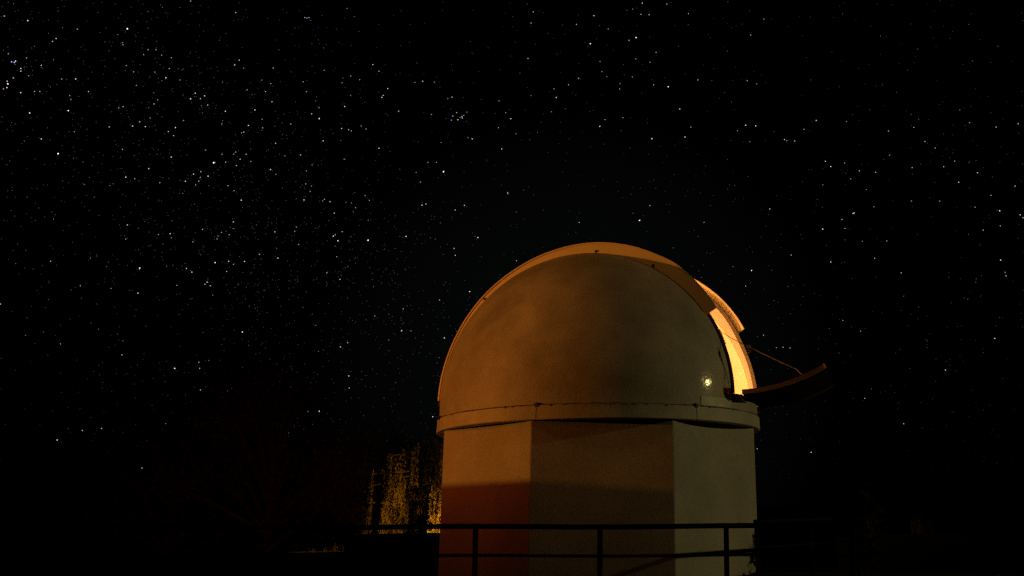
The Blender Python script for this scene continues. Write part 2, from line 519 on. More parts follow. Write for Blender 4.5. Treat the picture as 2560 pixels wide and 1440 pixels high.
# lower shutter: folded down and out, hinged at the foot of the slit
flap = empty('lower_shutter', DC + d_ * 2.94)
flap.parent = obs
flap.matrix_parent_inverse = obs.matrix_world.inverted()
bpy.context.view_layer.update()
def flap_pt(s, h, u, rf=3.1, t0=R(0.5)):
    """s along the flap from the hinge, h above its outer skin, u sideways"""
    th = t0 + s / rf
    a = 2.93 + rf * (math.sin(th) - math.sin(t0))
    b = -0.025 + rf * (math.cos(t0) - math.cos(th))
    nx_, nz_ = -math.sin(th), math.cos(th)
    return C3 + u * N3 + (a + nx_ * h) * D3 + (b + nz_ * h) * Z3
S = np.linspace(0, 1.53, 30)
FH = 0.078
for s_, nm in ((1, 'flap_flange'), (-1, 'flap_flange')):
    u0 = s_ * (HALF + 0.0); u1 = s_ * (HALF + 0.03)
    P = np.array([[flap_pt(s, FH, u0), flap_pt(s, FH, u1)] for s in S])
    Q = np.array([[flap_pt(s, 0.0, u0), flap_pt(s, 0.0, u1)] for s in S])
    solid_grid(P, Q, nm, M_FLAP, flap)
P = np.array([[flap_pt(s, 0.022, u) for u in np.linspace(-HALF + .002, HALF - .002, 8)] for s in S])
Q = np.array([[flap_pt(s, 0.002, u) for u in np.linspace(-HALF + .002, HALF - .002, 8)] for s in S])
solid_grid(P, Q, 'flap_skin', M_SKIN, flap)
s0, s1 = 1.505, 1.53
P = np.array([[flap_pt(s, FH + .004, u) for u in (-HALF + .004, HALF - .004)] for s in (s0, s1)])
Q = np.array([[flap_pt(s, 0.024, u) for u in (-HALF + .004, HALF - .004)] for s in (s0, s1)])
solid_grid(P, Q, 'end_bar', M_SKIN, flap)
# tip cap standing a little proud at the near corner
P = np.array([[flap_pt(s, FH + .004, u) for u in (HALF - .01, HALF + .034)] for s in (1.505, 1.540)])
Q = np.array([[flap_pt(s, 0.004, u) for u in (HALF - .01, HALF + .034)] for s in (1.505, 1.540)])
solid_grid(P, Q, 'corner_cap', M_FLAP, flap)
# ribs inside the flap
for s in (0.35, 0.75, 1.15):
    P = np.array([[flap_pt(s + e, 0.06, u) for u in (-HALF + .004, HALF - .004)] for e in (0, .03)])
    Q = np.array([[flap_pt(s + e, 0.024, u) for u in (-HALF + .004, HALF - .004)] for e in (0, .03)])
    solid_grid(P, Q, 'rib', M_FLAP, flap)

# sill under the slit carrying the hinge, with two hinge arms and a ragged rubber apron
P, Q = [], []
for z0, r0 in ((-0.035, 2.80), (-0.012, 2.80)):
    pass
hv, hf = [], []
sill_o = [C3 + u * N3 + 2.925 * D3 + z0 * Z3 for z0 in (-0.13, -0.03) for u in np.linspace(-HALF - .02, HALF + .02, 10)]
P = np.array(sill_o).reshape(2, 10, 3)
Q = np.array([C3 + u * N3 + (math.sqrt(RD*RD - u*u) - .04) * D3 + z0 * Z3 for z0 in (-0.13, -0.03) for u in np.linspace(-HALF - .02, HALF + .02, 10)]).reshape(2, 10, 3)
solid_grid(P, Q, 'hinge_sill', M_DARK, obs)
for u in (-0.9, 0.9):
    v, f = tube_data([C3 + u * N3 + 2.90 * D3 - .10 * Z3, C3 + u * N3 + 2.99 * D3 - .055 * Z3, C3 + u * N3 + 3.12 * D3 - .045 * Z3], 0.022, 8)
    link('hinge_arm', v, f, M_DARK, obs, smooth=True)

# hook and cable cleats by the near edge of the slit
hk = [arcpt(RHO + 0.03, R(p), HALF + u) for p, u in ((23.9, .0), (24.2, -.03), (23.7, -.07), (22.6, -.07), (21.9, -.05), (21.2, -.01))]
tube('hook', hk, 0.012, M_ROPE, obs, 8)
cl = [arcpt(RHO + 0.02 + (.02 if i % 2 else 0), R(21.0 - 0.5 * i), HALF - .01) for i in range(7)]
tube('cleat', cl, 0.011, M_DARK, obs, 8)

# loose cable hanging down the dome beside the slit
cb = []
for i, p in enumerate(np.linspace(17, 0.5, 12)):
    b = R(27.0 + 0.5 * math.sin(i * .8)); rho = (RD + 0.012) * math.cos(b)
    cb.append(C3 + (RD + .012) * math.sin(b) * N3 + rho * (math.cos(R(p)) * D3 + math.sin(R(p)) * Z3))
tube('loose_cable', cb, 0.0045, M_DARK, obs, 6)

# service patch riveted low on the dome, next to the slit
def dome_pt(az, el, r=RD):
    return (TX + r * math.sin(az) * math.cos(el), TY - r * math.cos(az) * math.cos(el), Z_DOME + r * math.sin(el))
def dome_low(az, z, r=RD):
    rr_ = math.sqrt(max(0, r*r - max(0, z - Z_DOME)**2))
    return (TX + rr_ * math.sin(az), TY - rr_ * math.cos(az), z)
A = np.linspace(R(38.6), R(53), 14)
P = np.array([[dome_low(a, z, RD + .010) for a in A] for z in np.linspace(Z_SEAM + .02, Z_SEAM + .175, 5)])
Q = np.array([[dome_low(a, z, RD + .001) for a in A] for z in np.linspace(Z_SEAM + .02, Z_SEAM + .175, 5)])
M_PATCH = material('patch_paint', (0.40, 0.39, 0.35), 0.5, 0.45, 5, 0.2, 14)
solid_grid(P, Q, 'service_patch', M_PATCH, obs)

# ------------------------------------------------------------------ rope from slit to flap
def sag(a, b, n, s):
    a, b = Vector(a), Vector(b)
    return [a.lerp(b, i / n) - Vector((0, 0, s * 4 * (i / n) * (1 - i / n))) for i in range(n + 1)]
ra = Vector(arcpt(RHO + 0.04, R(23.2), HALF - .05))
rb = Vector(arcpt(RHO + 0.30, R(17.5), 0.35))
rc = Vector(flap_pt(1.40, 0.08, 0.35))
rope = empty('rope', ra)
tag(rope, 'thin tan rope knotted outside the slit and tied down to the lowered shutter', 'rope')
bpy.context.view_layer.update()
# find where the photograph puts the knot: just outside the far kerb
kn = Vector((1.262, 15.75, 2.845))
tube('rope_span', sag(ra, kn, 10, 0.01), 0.006, M_ROPE, rope, 6)
tube('rope_span', sag(kn, (2.09, 15.75, 2.43), 14, 0.003) + [Vector((2.17, 15.78, 2.36)), Vector((2.24, 15.8, 2.31)), rc], 0.0065, M_ROPE, rope, 6)
kp = [kn + Vector((.075 * math.sin(t) * .45 + .02, 0.02 * math.cos(2*t), -.055 + .075 * math.cos(t))) for t in np.linspace(0.2, 6.4, 18)]
tube('knot', kp + [kn + Vector((.0, 0, -.15)), kn + Vector((-.02, 0, -.16))], 0.011, M_ROPE, rope, 6)

# ------------------------------------------------------------------ guard rail in front of the tower
rail = empty('guard_rail', (0, 11, GROUND))
tag(rail, 'black steel guard rail of two tubes running in front of the tower', 'railing')
A0, A1 = Vector((-7.4, 11.0, 0)), Vector((2.15, 11.0, 0))
def rz(x):
    return -0.107 - 0.0145 * (x + .9) + 0.006 * math.sin(x * 1.9)
top = [Vector((x, 11.0, rz(x))) for x in np.linspace(A0.x, A1.x, 30)]
mid = [Vector((x, 11.0, rz(x) - 0.325)) for x in np.linspace(A0.x, A1.x, 30)]
back_top = [Vector((2.15, y, -0.13 + .02 * math.sin(y))) for y in np.linspace(11.0, 21, 14)]
back_mid = [v - Vector((0, 0, .33)) for v in back_top]
tube('top_tube', top, 0.031, M_RAIL, rail)
tube('lower_tube', mid, 0.019, M_RAIL, rail)
for x in (-6.66, -5.23, -3.79, -2.35, -0.905, 0.56, 2.0):
    tube('post', [Vector((x - 0.012 * (x + 1), 11.0, ground_z(x, 11) - .1)), Vector((x, 11.0, rz(x) + .005))], 0.031, M_RAIL, rail)
side = empty('guard_rail', (1.6, 15.16, GROUND))
tag(side, 'unlit black guard rail running back along the right side of the tower', 'railing')
bpy.context.view_layer.update()
ex, ey = math.cos(YAW + math.pi / 4), math.sin(YAW + math.pi / 4)
def side_pt(q, z): return Vector((1.60 + ex * q - .01 * q, 15.16 + ey * q, z))
QS = np.linspace(-0.65, 2.7, 10)
tube('top_tube', [side_pt(q, -0.11) for q in QS], 0.033, M_RAIL, side)
tube('lower_tube', [side_pt(q, -0.50) for q in QS], 0.022, M_RAIL, side)
for q in (-0.62, 1.0, 2.6):
    p_ = side_pt(q, 0)
    tube('post', [Vector((p_.x, p_.y, GROUND - .3)), Vector((p_.x, p_.y, -.09))], 0.03, M_RAIL, side)

# ------------------------------------------------------------------ low terrace wall on the left, behind the rail
wl_ = box_mesh('terrace_wall', M_STONE, None, (-6.86, 19.6, -3.2), (-4.6, 20.0, -0.262), bev=0.03)
wl_['kind'] = 'thing'; tag(wl_, 'low dark terrace wall below the lit weeping tree, left of the tower', 'wall')
wl3 = box_mesh('terrace_wall', M_STONE, None, (-16, 19.55, -3.2), (-6.864, 19.95, -0.60), bev=0.03)
wl3['kind'] = 'thing'; tag(wl3, 'lower dark terrace wall stepping down behind the guard rail at the left', 'wall')
wl2 = box_mesh('boundary_wall', M_STONE, None, (3.2, 19.4, -3.2), (16, 19.8, -0.45), bev=0.03)
wl2['kind'] = 'thing'; tag(wl2, 'low dark boundary wall to the right of the tower', 'wall')

# ------------------------------------------------------------------ unseen shed added at the left so its roof edge shades the tower's foot
shed = empty('added_shade_shed', (-15.5, 15.5, GROUND))
tag(shed, 'unseen flat-roofed shed added left of the observatory to shade its foot', 'shed')
bpy.context.view_layer.update()
EV = Vector((math.cos(YAW - math.pi / 4), math.sin(YAW - math.pi / 4), 0))   # parallel to the tower's left face
NV = Vector((math.sin(YAW - math.pi / 4), -math.cos(YAW - math.pi / 4), 0))
SH = 1.50
def shed_box(name, mat, e0, e1, n0, n1, z0, z1, bev=0.0):
    o = box_mesh(name, mat, None, (e0, n0, z0), (e1, n1, z1), bev=bev)
    M = Matrix(((EV.x, NV.x, 0, -14.2), (EV.y, NV.y, 0, 15.0), (0, 0, 1, 0), (0, 0, 0, 1)))
    o.data.transform(M)
    bm = bmesh.new(); bm.from_mesh(o.data); bmesh.ops.recalc_face_normals(bm, faces=bm.faces); bm.to_mesh(o.data); bm.free()
    o.parent = shed
    o.matrix_parent_inverse = shed.matrix_world.inverted()
shed_box('shed_wall', M_SHED, -2.0, 4.6, .2, 4.4, -3.0, SH - .124)
shed_box('shed_roof', M_STONE, -2.2, 4.8, 0, 4.6, SH - .12, SH, .01)
shed_box('shed_door', M_DARK, 0.5, 1.45, .15, .24, -1.2, 0.75, .01)

# ------------------------------------------------------------------ foliage
def leaves(centres, size, stretch=1.0, hang=0.0):
    """leaf faces at the given centres, as one vertex and face list"""
    n = len(centres)
    c = np.asarray(centres)
    v = np.zeros((n, 4, 3))
    a = rng.normal(size=(n, 3)); a[:, 2] -= hang; a /= np.linalg.norm(a, axis=1)[:, None]
    b = np.cross(a, rng.normal(size=(n, 3))); b /= np.linalg.norm(b, axis=1)[:, None]
    s = size * rng.uniform(.6, 1.4, n)[:, None]
    v[:, 0] = c - a * s * stretch
    v[:, 1] = c + b * s * .42 - a * s * stretch * .1
    v[:, 2] = c + a * s * stretch
    v[:, 3] = c - b * s * .42 - a * s * stretch * .1
    return v.reshape(-1, 3), [(4*i, 4*i+1, 4*i+2, 4*i+3) for i in range(n)]

def fast_mesh(name, v, nf, mat, parent):
    me = bpy.data.meshes.new(name)
    me.vertices.add(len(v)); me.vertices.foreach_set('co', np.asarray(v, dtype=np.float32).ravel())
    me.loops.add(nf * 4); me.loops.foreach_set('vertex_index', np.arange(nf * 4, dtype=np.int32))
    me.polygons.add(nf); me.polygons.foreach_set('loop_start', np.arange(nf, dtype=np.int32) * 4)
    me.materials.append(mat)
    me.update(); me.validate()
    o = bpy.data.objects.new(name, me)
    C.objects.link(o)
    if parent:
        o.parent = parent
        o.matrix_parent_inverse = parent.matrix_world.inverted()
    return o

# weeping tree: arching limbs with long hanging strands
def weeping(x, y, h, spread, label, strands, leaf=0.03, group=None):
    g = ground_z(x, y)
    t = empty('weeping_tree', (x, y, g))
    tag(t, label, 'tree', group)
    bpy.context.view_layer.update()
    crown_z = g + h
    tube('trunk', [Vector((x, y, g - .1)), Vector((x + .08, y, g + h * .3)), Vector((x - .05, y + .05, g + h * .62)), Vector((x, y, crown_z - .35))], [.13, .10, .075, .05], M_BARK, t, 8)
    bv, bf, cen = [], [], []
    for k in range(strands):
        if k % 11 == 0:
            a = random.uniform(0, 2 * math.pi)
            rr_ = spread * math.sqrt(random.random())
            top0 = crown_z - (rr_ / spread) ** 2 * h * .30 + random.uniform(-.55, .12)
            Lc = random.choice((.35, .6, .9, .97))
            tube_data([Vector((x, y, crown_z - .5)), Vector((x + rr_ * .5 * math.cos(a), y + rr_ * .5 * math.sin(a), top0 + .12)), Vector((x + rr_ * math.cos(a), y + rr_ * math.sin(a), top0))], [.03, .02, .01], 5, bv, bf)
        px_, py_ = x + rr_ * math.cos(a) + random.gauss(0, .05), y + rr_ * math.sin(a) + random.gauss(0, .055)
        topz = top0 + random.uniform(-.15, .1)
        L = random.uniform(.75, 1.0) * (topz - g) * Lc
        n = int(L / 0.03)
        dx, dy = random.uniform(-.06, .06), random.uniform(-.06, .06)
        for i in range(n):
            q = i / n
            cen.append((px_ + dx * q + random.gauss(0, .016), py_ + dy * q + random.gauss(0, .016), topz - L * q + random.gauss(0, .012)))
    link('limbs', bv, bf, M_BARK, t)
    v, f = leaves(cen, leaf, 1.5, 1.6)
    fast_mesh('crown', v, len(f), M_LEAF, t)
    return t
weeping(-6.3, 24.2, 3.15, 1.9, 'weeping tree lit yellow from below, at the left edge of the tower', 616, leaf=.036)

def bushy(name, x, y, h, w, n, label, cat='tree', mat=None, leaf=.06, group=None, base=None):
    g = ground_z(x, y) if base is None else base
    t = empty(name, (x, y, g))
    tag(t, label, cat, group)
    bpy.context.view_layer.update()
    bv, bf, cen = [], [], []
    tube_data([Vector((x, y, g - .2)), Vector((x + .1, y, g + h * .35)), Vector((x, y, g + h * .7))], [h * .03, h * .022, h * .012], 7, bv, bf)
    clumps = []
    for k in range(26):
        a = random.uniform(0, 2*math.pi); q = random.uniform(.30, 1.0)
        rr_ = w * math.sin(min(1, (q - .2) / .8) * math.pi) ** .6 * random.uniform(.35, 1)
        c = Vector((x + rr_ * math.cos(a), y + rr_ * math.sin(a), g + h * q))
        clumps.append((c, random.uniform(.14, .3) * w))
        tube_data([Vector((x, y, g + h * q * .55)), Vector((x, y, g + h * q * .6)).lerp(c, .6), c], [h * .012, h * .008, h * .004], 5, bv, bf)
    link('trunk', bv, bf, M_BARK, t)
    for k in range(n):
        c, s = random.choice(clumps)
        cen.append((c.x + random.gauss(0, s), c.y + random.gauss(0, s), c.z + random.gauss(0, s * .8)))
    v, f = leaves(cen, leaf, 1.6, .4)
    fast_mesh('crown', v, len(f), mat or M_LEAF2, t)
    return t
G = 'dark trees beyond the terrace wall'
bushy('garden_tree', -10.2, 31.0, 4.4, 1.7, 5000, 'black unlit tree close left of the yellow weeping tree', group=G)
bushy('garden_tree', -14.8, 34.0, 7.2, 3.2, 9000, 'faintly red tree between the weeping tree and the far left trees', group=G)
bushy('garden_tree', -20.5, 38.0, 7.6, 3.4, 8000, 'very dim reddish tree low at the left, tallest of the dark row', group=G)
bushy('garden_tree', -27.5, 42.0, 7.6, 3.6, 7000, 'leftmost dark tree, nearly lost in the black', group=G)
bushy('garden_tree', 10.5, 46.0, 8.2, 3.6, 6000, 'black tree low in the dark right of the tower', group=G)

# small shrubs on the terrace wall whose tips catch the lamp
def tuft(x, y, z, h, n, label, group, w=.10, lean=.35, name='grass_tuft', base=None):
    t = empty(name, (x, y, z))
    tag(t, label, 'plant', group)
    bpy.context.view_layer.update()
    v = []
    cnt = 0
    for k in range(n):
        a = random.uniform(0, 2 * math.pi)
        L = h * random.uniform(.5, 1)
        bx, by = x + random.gauss(0, w), y + random.gauss(0, w)
        ex, ey = bx + lean * L * math.cos(a) * random.random(), by + lean * L * math.sin(a) * random.random()
        wd = random.uniform(.006, .014)
        px_, py_ = -math.sin(a) * wd, math.cos(a) * wd
        v += [(bx - px_, by - py_, z), (bx + px_, by + py_, z), (ex + px_ * .2, ey + py_ * .2, z + L), (ex - px_ * .2, ey - py_ * .2, z + L)]
        cnt += 1
    fast_mesh('blades', v, cnt, M_STEM, t)
    t.children[0]['kind'] = 'stuff'
    return t
GT = 'small plants along the terrace wall'
tuft(-7.70, 20.1, -0.78, 0.26, 60, 'leftmost lit tuft in the dark left of the weeping tree', GT, .06)
tuft(-7.30, 20.1, -0.78, 0.36, 90, 'small tuft with several lit tips, second from the left on the wall', GT, .14)
tuft(-6.62, 20.1, -0.42, 0.20, 30, 'tiny lit tuft on the wall just before the weeping tree', GT, .05)
tuft(5.14, 20.1, -0.62, 0.62, 34, 'dim orange grass tuft alone in the dark right of the tower', 'lone grasses right of the tower', .13, .5)

stake = tube('stake', [Vector((-6.32, 20.2, -1.6)), Vector((-6.335, 20.2, -0.03))], 0.014, M_TRIM)
tag(stake, 'thin pale upright stake in front of the weeping tree', 'stake')

# shrub close to the tower's right corner: its shade falls on the wall
bushy('shrub', 3.3, 16.6, 1.45, .34, 800, 'unlit shrub beside the right corner of the tower', 'shrub', leaf=.045, mat=M_LEAF3)

# lamp low behind the tower that lights the weeping tree, and a weak one over the far trees
spot('garden_lamp', (-5.1, 21.7, -0.55), (-6.9, 24.0, .35), 430, (1.0, 0.45, 0.028), 84, 0.9, 0.05)
spot('yard_lamp', (-12, 22.0, 1.0), (-15.5, 36, 2.2), 300, (1.0, 0.10, 0.01), 80, 1.0, 0.1)
spot('step_lamp', (-9.6, 21.0, -.1), (-7.2, 20.15, -.5), 240, (1.0, 0.42, 0.06), 44, 1.0, 0.03)
spot('path_lamp', (8.4, 16.5, 0.4), (5.14, 20.1, -.15), 9, (1.0, 0.22, 0.03), 22, 1.0, 0.03)

# ------------------------------------------------------------------ stars
STARS = "-38.97,25.16,0.6,w -37.93,25.23,1.0,b -35.65,25.41,0.6,o -33.29,26.02,1.5,r -36.55,24.70,0.7,w -36.69,24.52,0.6,w -33.43,25.27,0.5,r -33.39,25.16,0.5,w -38.52,23.41,0.6,o -38.32,23.06,0.9,b -38.20,23.06,0.9,b -38.16,23.14,1.0,b -37.71,23.42,0.5,w -37.88,22.84,0.9,b -37.86,22.71,0.7,w -38.13,22.30,0.6,w -38.37,22.07,0.8,b -38.32,21.95,1.3,o -38.33,21.76,0.8,w -38.47,21.66,0.6,r -37.71,21.66,0.9,b -36.89,21.92,0.6,b -37.12,21.86,0.4,r -37.01,23.22,0.4,w -37.49,22.57,0.5,r -36.01,22.77,0.6,b -35.38,22.92,0.9,r -34.70,22.42,0.6,w -35.53,22.03,0.5,w -35.45,21.84,0.5,b -35.49,21.25,1.2,r -37.18,20.75,1.1,b -33.17,21.90,0.6,b -32.97,22.00,0.7,b -32.47,23.23,0.6,b -31.65,24.11,0.5,w -31.06,23.93,1.0,r -30.94,24.45,0.4,o -30.33,23.96,0.5,o -32.13,25.19,0.5,w -31.73,25.28,0.6,r -31.42,25.06,0.5,w -30.91,25.03,0.5,w -27.79,28.09,0.6,w -27.54,25.31,0.8,w -27.32,25.61,0.7,w -27.04,25.22,0.5,b -26.72,24.09,0.5,w -29.67,23.07,1.1,b -29.46,23.41,0.8,w -28.96,23.36,0.9,r -29.16,23.17,0.7,r -31.48,22.44,0.6,w -31.33,22.69,0.5,w -27.77,22.73,1.0,b -26.19,23.06,0.9,w -33.49,20.82,0.7,o -32.39,21.08,0.9,b -32.07,21.37,0.6,w -31.76,21.17,0.9,b -31.58,21.67,0.5,w -30.59,21.12,0.7,b -30.26,21.40,0.8,w -30.30,20.95,0.6,w -29.89,21.85,0.5,w -27.89,22.01,0.5,w -26.45,22.15,0.9,v -26.78,21.69,0.6,b -26.67,21.75,0.6,w -36.49,19.57,0.8,w -35.07,20.24,0.5,o -28.74,22.90,0.4,w -30.29,28.17,0.5,w -33.09,24.14,0.3,w -32.69,23.90,0.3,w -25.97,24.75,0.5,b -25.45,24.64,0.5,w -25.40,25.52,0.4,w -23.63,25.03,0.6,o -22.46,25.85,0.6,b -20.87,25.75,0.5,w -20.32,25.61,0.5,w -19.18,26.23,0.6,w -19.58,26.56,0.7,w -21.35,25.30,0.5,w -25.70,24.16,0.4,w -23.38,24.51,0.5,w -18.57,25.31,0.8,w -18.82,24.89,0.7,w -18.89,24.77,0.8,w -20.78,24.66,0.5,o -25.29,23.66,0.8,o -21.09,23.98,0.9,b -22.59,23.71,0.5,w -22.98,23.31,0.7,w -22.52,23.10,1.2,b -25.66,22.14,0.7,b -25.74,22.61,0.4,o -24.12,22.58,0.6,w -21.17,22.71,0.8,b -20.76,22.69,0.7,w -20.59,22.64,0.6,w -20.03,22.99,0.5,w -19.73,22.84,0.6,r -22.19,21.87,0.8,w -24.87,21.38,0.8,r -17.82,24.09,0.8,o -16.91,25.84,0.6,o -16.43,25.96,0.9,b -15.69,25.98,0.5,w -14.52,25.21,0.8,r -14.79,25.10,0.5,o -15.77,24.09,0.6,o -14.18,24.33,0.7,r -14.42,24.11,0.7,w -13.83,24.13,0.8,b -13.81,24.04,0.8,b -13.72,24.20,0.6,b -13.95,24.06,0.5,b -14.08,23.92,0.9,o -14.50,23.86,0.6,w -13.53,24.41,0.5,b -13.12,22.85,0.9,r -13.39,22.91,0.5,r -11.21,22.36,0.9,b -11.46,23.62,0.7,b -11.02,24.54,0.6,b -10.68,24.20,0.8,w -11.48,25.21,0.5,w -14.84,20.77,1.5,r -16.53,20.60,0.6,b -18.87,21.81,0.8,w -15.08,22.49,0.5,b -15.31,21.30,0.5,w -15.84,21.25,0.4,b -23.41,20.91,0.6,w -25.01,19.87,0.8,o -24.69,19.64,0.5,o -23.01,20.04,0.5,w -22.98,19.30,0.5,w -22.69,18.89,0.6,b -23.00,18.37,0.9,b -21.85,18.52,0.5,w -21.52,18.42,0.7,w -16.24,20.05,0.5,w -19.24,18.71,0.6,r -16.07,18.68,0.8,w -15.83,18.76,0.7,w -13.45,18.83,0.7,w -10.75,19.75,0.7,o -20.28,18.46,0.5,w -19.51,18.97,0.4,w -5.20,30.46,0.9,r -5.44,28.84,1.1,w -2.29,29.24,1.2,w -2.78,29.08,0.6,w -4.21,29.72,0.5,w -6.40,29.93,0.4,w -9.36,30.51,0.4,w -9.49,29.86,0.4,w -1.84,31.22,0.8,w -0.13,31.16,0.7,r -2.51,30.88,0.5,r -1.38,30.56,0.8,b -1.94,30.58,0.4,w 1.36,30.58,0.7,o 5.61,29.17,0.6,w 6.56,30.04,0.5,w -9.64,27.81,0.7,o -4.77,27.82,0.5,w -1.35,27.79,0.6,b -2.33,28.00,0.5,w -0.93,28.37,0.4,w -4.64,27.22,0.5,r -4.31,26.94,0.5,b -2.57,26.93,0.5,w -6.22,26.79,0.4,w -3.44,26.21,0.7,b -3.40,26.54,0.5,r -0.13,26.33,1.2,r -1.12,26.45,0.4,w 1.90,26.69,0.6,w -7.86,26.11,0.6,r -7.70,25.60,0.8,w -8.01,24.74,0.5,r 0.62,24.98,0.8,w -4.43,24.36,0.5,w -4.78,23.95,1.0,b -3.22,24.49,0.5,w 1.34,23.87,0.6,r 0.93,23.28,0.9,w -1.29,23.21,1.0,w 5.02,23.85,1.0,v 5.69,23.78,1.0,r 4.46,23.55,0.5,w 5.88,26.29,0.5,r 5.24,26.51,0.4,w -10.32,23.32,0.5,b 5.25,22.84,0.5,o -6.89,26.38,0.4,w 9.71,23.84,0.9,r 11.67,23.60,0.5,w 8.88,23.37,0.6,w 7.56,22.84,0.9,b 7.70,22.76,0.6,b 8.22,22.71,0.8,o 15.91,22.81,0.6,w 14.30,22.77,0.6,w 19.34,22.65,0.6,b 20.88,22.16,0.7,w 22.18,22.15,0.7,w 16.52,21.90,0.6,w 17.11,21.45,0.5,w 14.25,21.34,0.5,w 10.15,21.34,0.8,w 10.47,21.00,0.9,w 12.28,20.58,0.8,b 13.29,20.40,0.6,w 11.37,21.14,0.5,w 11.69,20.15,0.6,o 15.59,20.45,0.6,w 17.52,20.29,0.6,w 18.21,20.53,0.6,w 18.33,19.27,0.9,r 19.50,19.68,0.7,w 21.60,18.62,0.7,w 9.89,19.93,0.5,b 12.64,19.42,0.5,b 6.38,18.66,0.8,r 11.69,18.04,0.9,v 11.77,18.07,1.0,b 10.97,17.72,0.7,w 13.03,18.34,0.5,w 17.09,18.28,0.5,w 15.37,18.47,0.6,r 20.15,18.26,0.6,w 20.56,17.30,1.1,r 21.70,16.92,0.8,w 21.84,16.73,0.8,o 20.50,16.42,0.6,w 19.49,16.29,0.7,o 9.71,17.22,1.1,r 11.12,17.17,0.6,w 13.67,16.20,0.6,w 12.15,16.30,0.5,w 12.84,15.21,0.6,w 7.62,15.74,0.6,w 20.31,14.42,0.9,w 19.15,17.69,0.5,w -32.72,19.77,0.6,r -30.29,19.78,0.8,w -28.59,20.45,0.6,r -31.33,18.98,0.9,b -32.38,18.34,0.9,r -31.95,18.33,0.6,o -28.09,19.82,1.6,v -27.47,19.94,0.8,b -26.71,20.22,0.8,b -26.99,20.58,0.6,w -27.08,20.45,0.5,w -27.70,20.34,0.5,w -26.42,20.54,0.4,w -26.88,19.84,0.7,b -26.12,20.17,0.5,w -28.70,19.23,0.7,r -29.06,19.04,0.8,w -28.30,19.04,0.9,w -29.43,18.59,0.8,w -28.75,18.69,0.6,w -28.70,18.91,0.5,w -28.89,18.47,0.5,w -30.70,18.31,0.5,w -25.02,19.87,0.8,o -24.69,19.64,0.5,o -24.29,20.75,0.5,w -23.42,20.90,0.5,w -22.98,19.29,0.5,w -22.65,19.21,0.5,w -22.69,18.89,0.6,b -23.01,18.37,0.9,b -21.85,18.52,0.6,w -21.52,18.42,0.7,w -21.95,18.42,0.5,r -26.43,17.95,0.9,w -27.21,18.66,0.4,w -26.86,18.43,0.5,w -20.89,20.96,0.5,w -20.02,18.21,0.5,w -21.23,17.78,0.8,o -20.28,18.46,0.5,b -19.24,18.71,0.5,r -19.51,18.97,0.5,w -32.00,15.82,0.7,w -31.99,15.06,0.5,w -30.45,15.51,0.6,b -29.88,15.63,0.8,w -29.80,15.42,0.5,b -26.73,16.69,0.7,w -26.70,16.31,0.5,b -28.28,16.08,0.6,w -27.29,16.03,0.5,w -26.88,15.94,0.5,w -27.45,15.80,0.5,o -27.48,15.64,0.6,o -24.46,16.37,0.8,r -23.30,16.77,0.5,w -23.37,16.51,0.6,b -21.18,16.44,1.0,v -21.08,16.52,0.7,b -20.90,16.19,1.0,w -20.69,16.74,0.6,w -19.16,16.36,1.4,v -28.70,15.33,0.5,w -27.45,14.31,1.1,r -26.76,14.45,0.8,w -25.93,14.53,0.8,w -25.18,15.01,0.6,w -24.16,14.89,0.9,v -20.90,15.25,0.5,w -31.15,13.60,1.0,w -28.87,13.83,0.8,o -28.58,13.66,0.8,w -26.81,13.87,0.4,w -27.75,13.18,0.8,w -27.85,13.05,0.7,w -27.57,13.00,0.7,r -29.25,12.85,0.5,w -20.62,13.93,0.7,w -21.39,14.27,0.5,w -23.09,15.78,0.5,w -26.49,14.31,0.5,w -12.92,13.61,1.0,v -35.65,18.98,1.4,v -23.86,28.55,0.7,b -23.74,28.54,0.6,b -23.63,28.59,0.7,b -28.03,19.85,0.5,v -12.53,16.92,0.9,w -13.89,15.78,0.7,w -13.98,16.19,0.7,w -10.07,15.59,0.7,b -2.16,18.19,1.3,v -6.10,18.04,0.6,w -14.01,18.52,0.7,w -16.88,11.09,1.0,r -14.33,10.74,1.0,r -21.23,6.23,0.9,w -21.84,6.21,0.5,w -19.74,8.31,0.9,r -19.67,7.61,0.6,w -28.88,8.32,1.1,r -25.68,10.55,1.0,w -31.08,12.24,0.9,r -31.15,13.55,0.7,w -27.73,8.72,0.6,w -27.66,8.39,0.6,w -27.50,7.21,0.6,w -31.46,8.88,0.6,w -33.83,4.32,0.8,w -32.79,4.84,0.7,o -31.95,4.97,0.7,o -29.01,5.32,0.5,r -29.88,2.95,0.6,w -37.09,10.99,0.7,w -35.25,13.43,0.6,w -33.78,12.34,0.5,w -34.29,9.23,0.5,o -20.32,9.99,0.7,w -19.94,10.25,0.6,w -16.86,12.40,0.6,w -18.49,11.90,0.5,w -14.81,6.01,0.9,b 5.04,14.90,1.0,w 4.62,13.95,0.6,w 5.64,10.85,0.6,w 6.41,10.05,0.5,w 6.83,10.06,0.6,w 7.26,10.00,0.6,w 10.10,15.17,0.8,w 11.66,10.82,0.6,o 10.62,11.54,0.5,w 19.51,9.86,0.9,r 16.53,8.19,0.7,w 11.65,6.73,0.6,w 13.84,5.13,0.7,r 8.23,3.60,0.8,w 14.40,14.20,0.6,w 20.52,13.46,0.8,b 20.49,13.67,0.5,w 20.30,14.42,0.7,w 4.96,3.90,0.6,w 2.06,17.99,0.5,w -1.47,19.10,0.6,w -10.72,19.68,0.6,w -16.93,16.75,0.9,w -14.72,13.03,0.7,o"
TINT = {'w': (1, .98, .95), 'b': (.60, .66, 1.0), 'r': (1, .68, .60), 'o': (1, .68, .40), 'v': (.84, .72, 1.0)}
sd, sb, scol = [], [], []
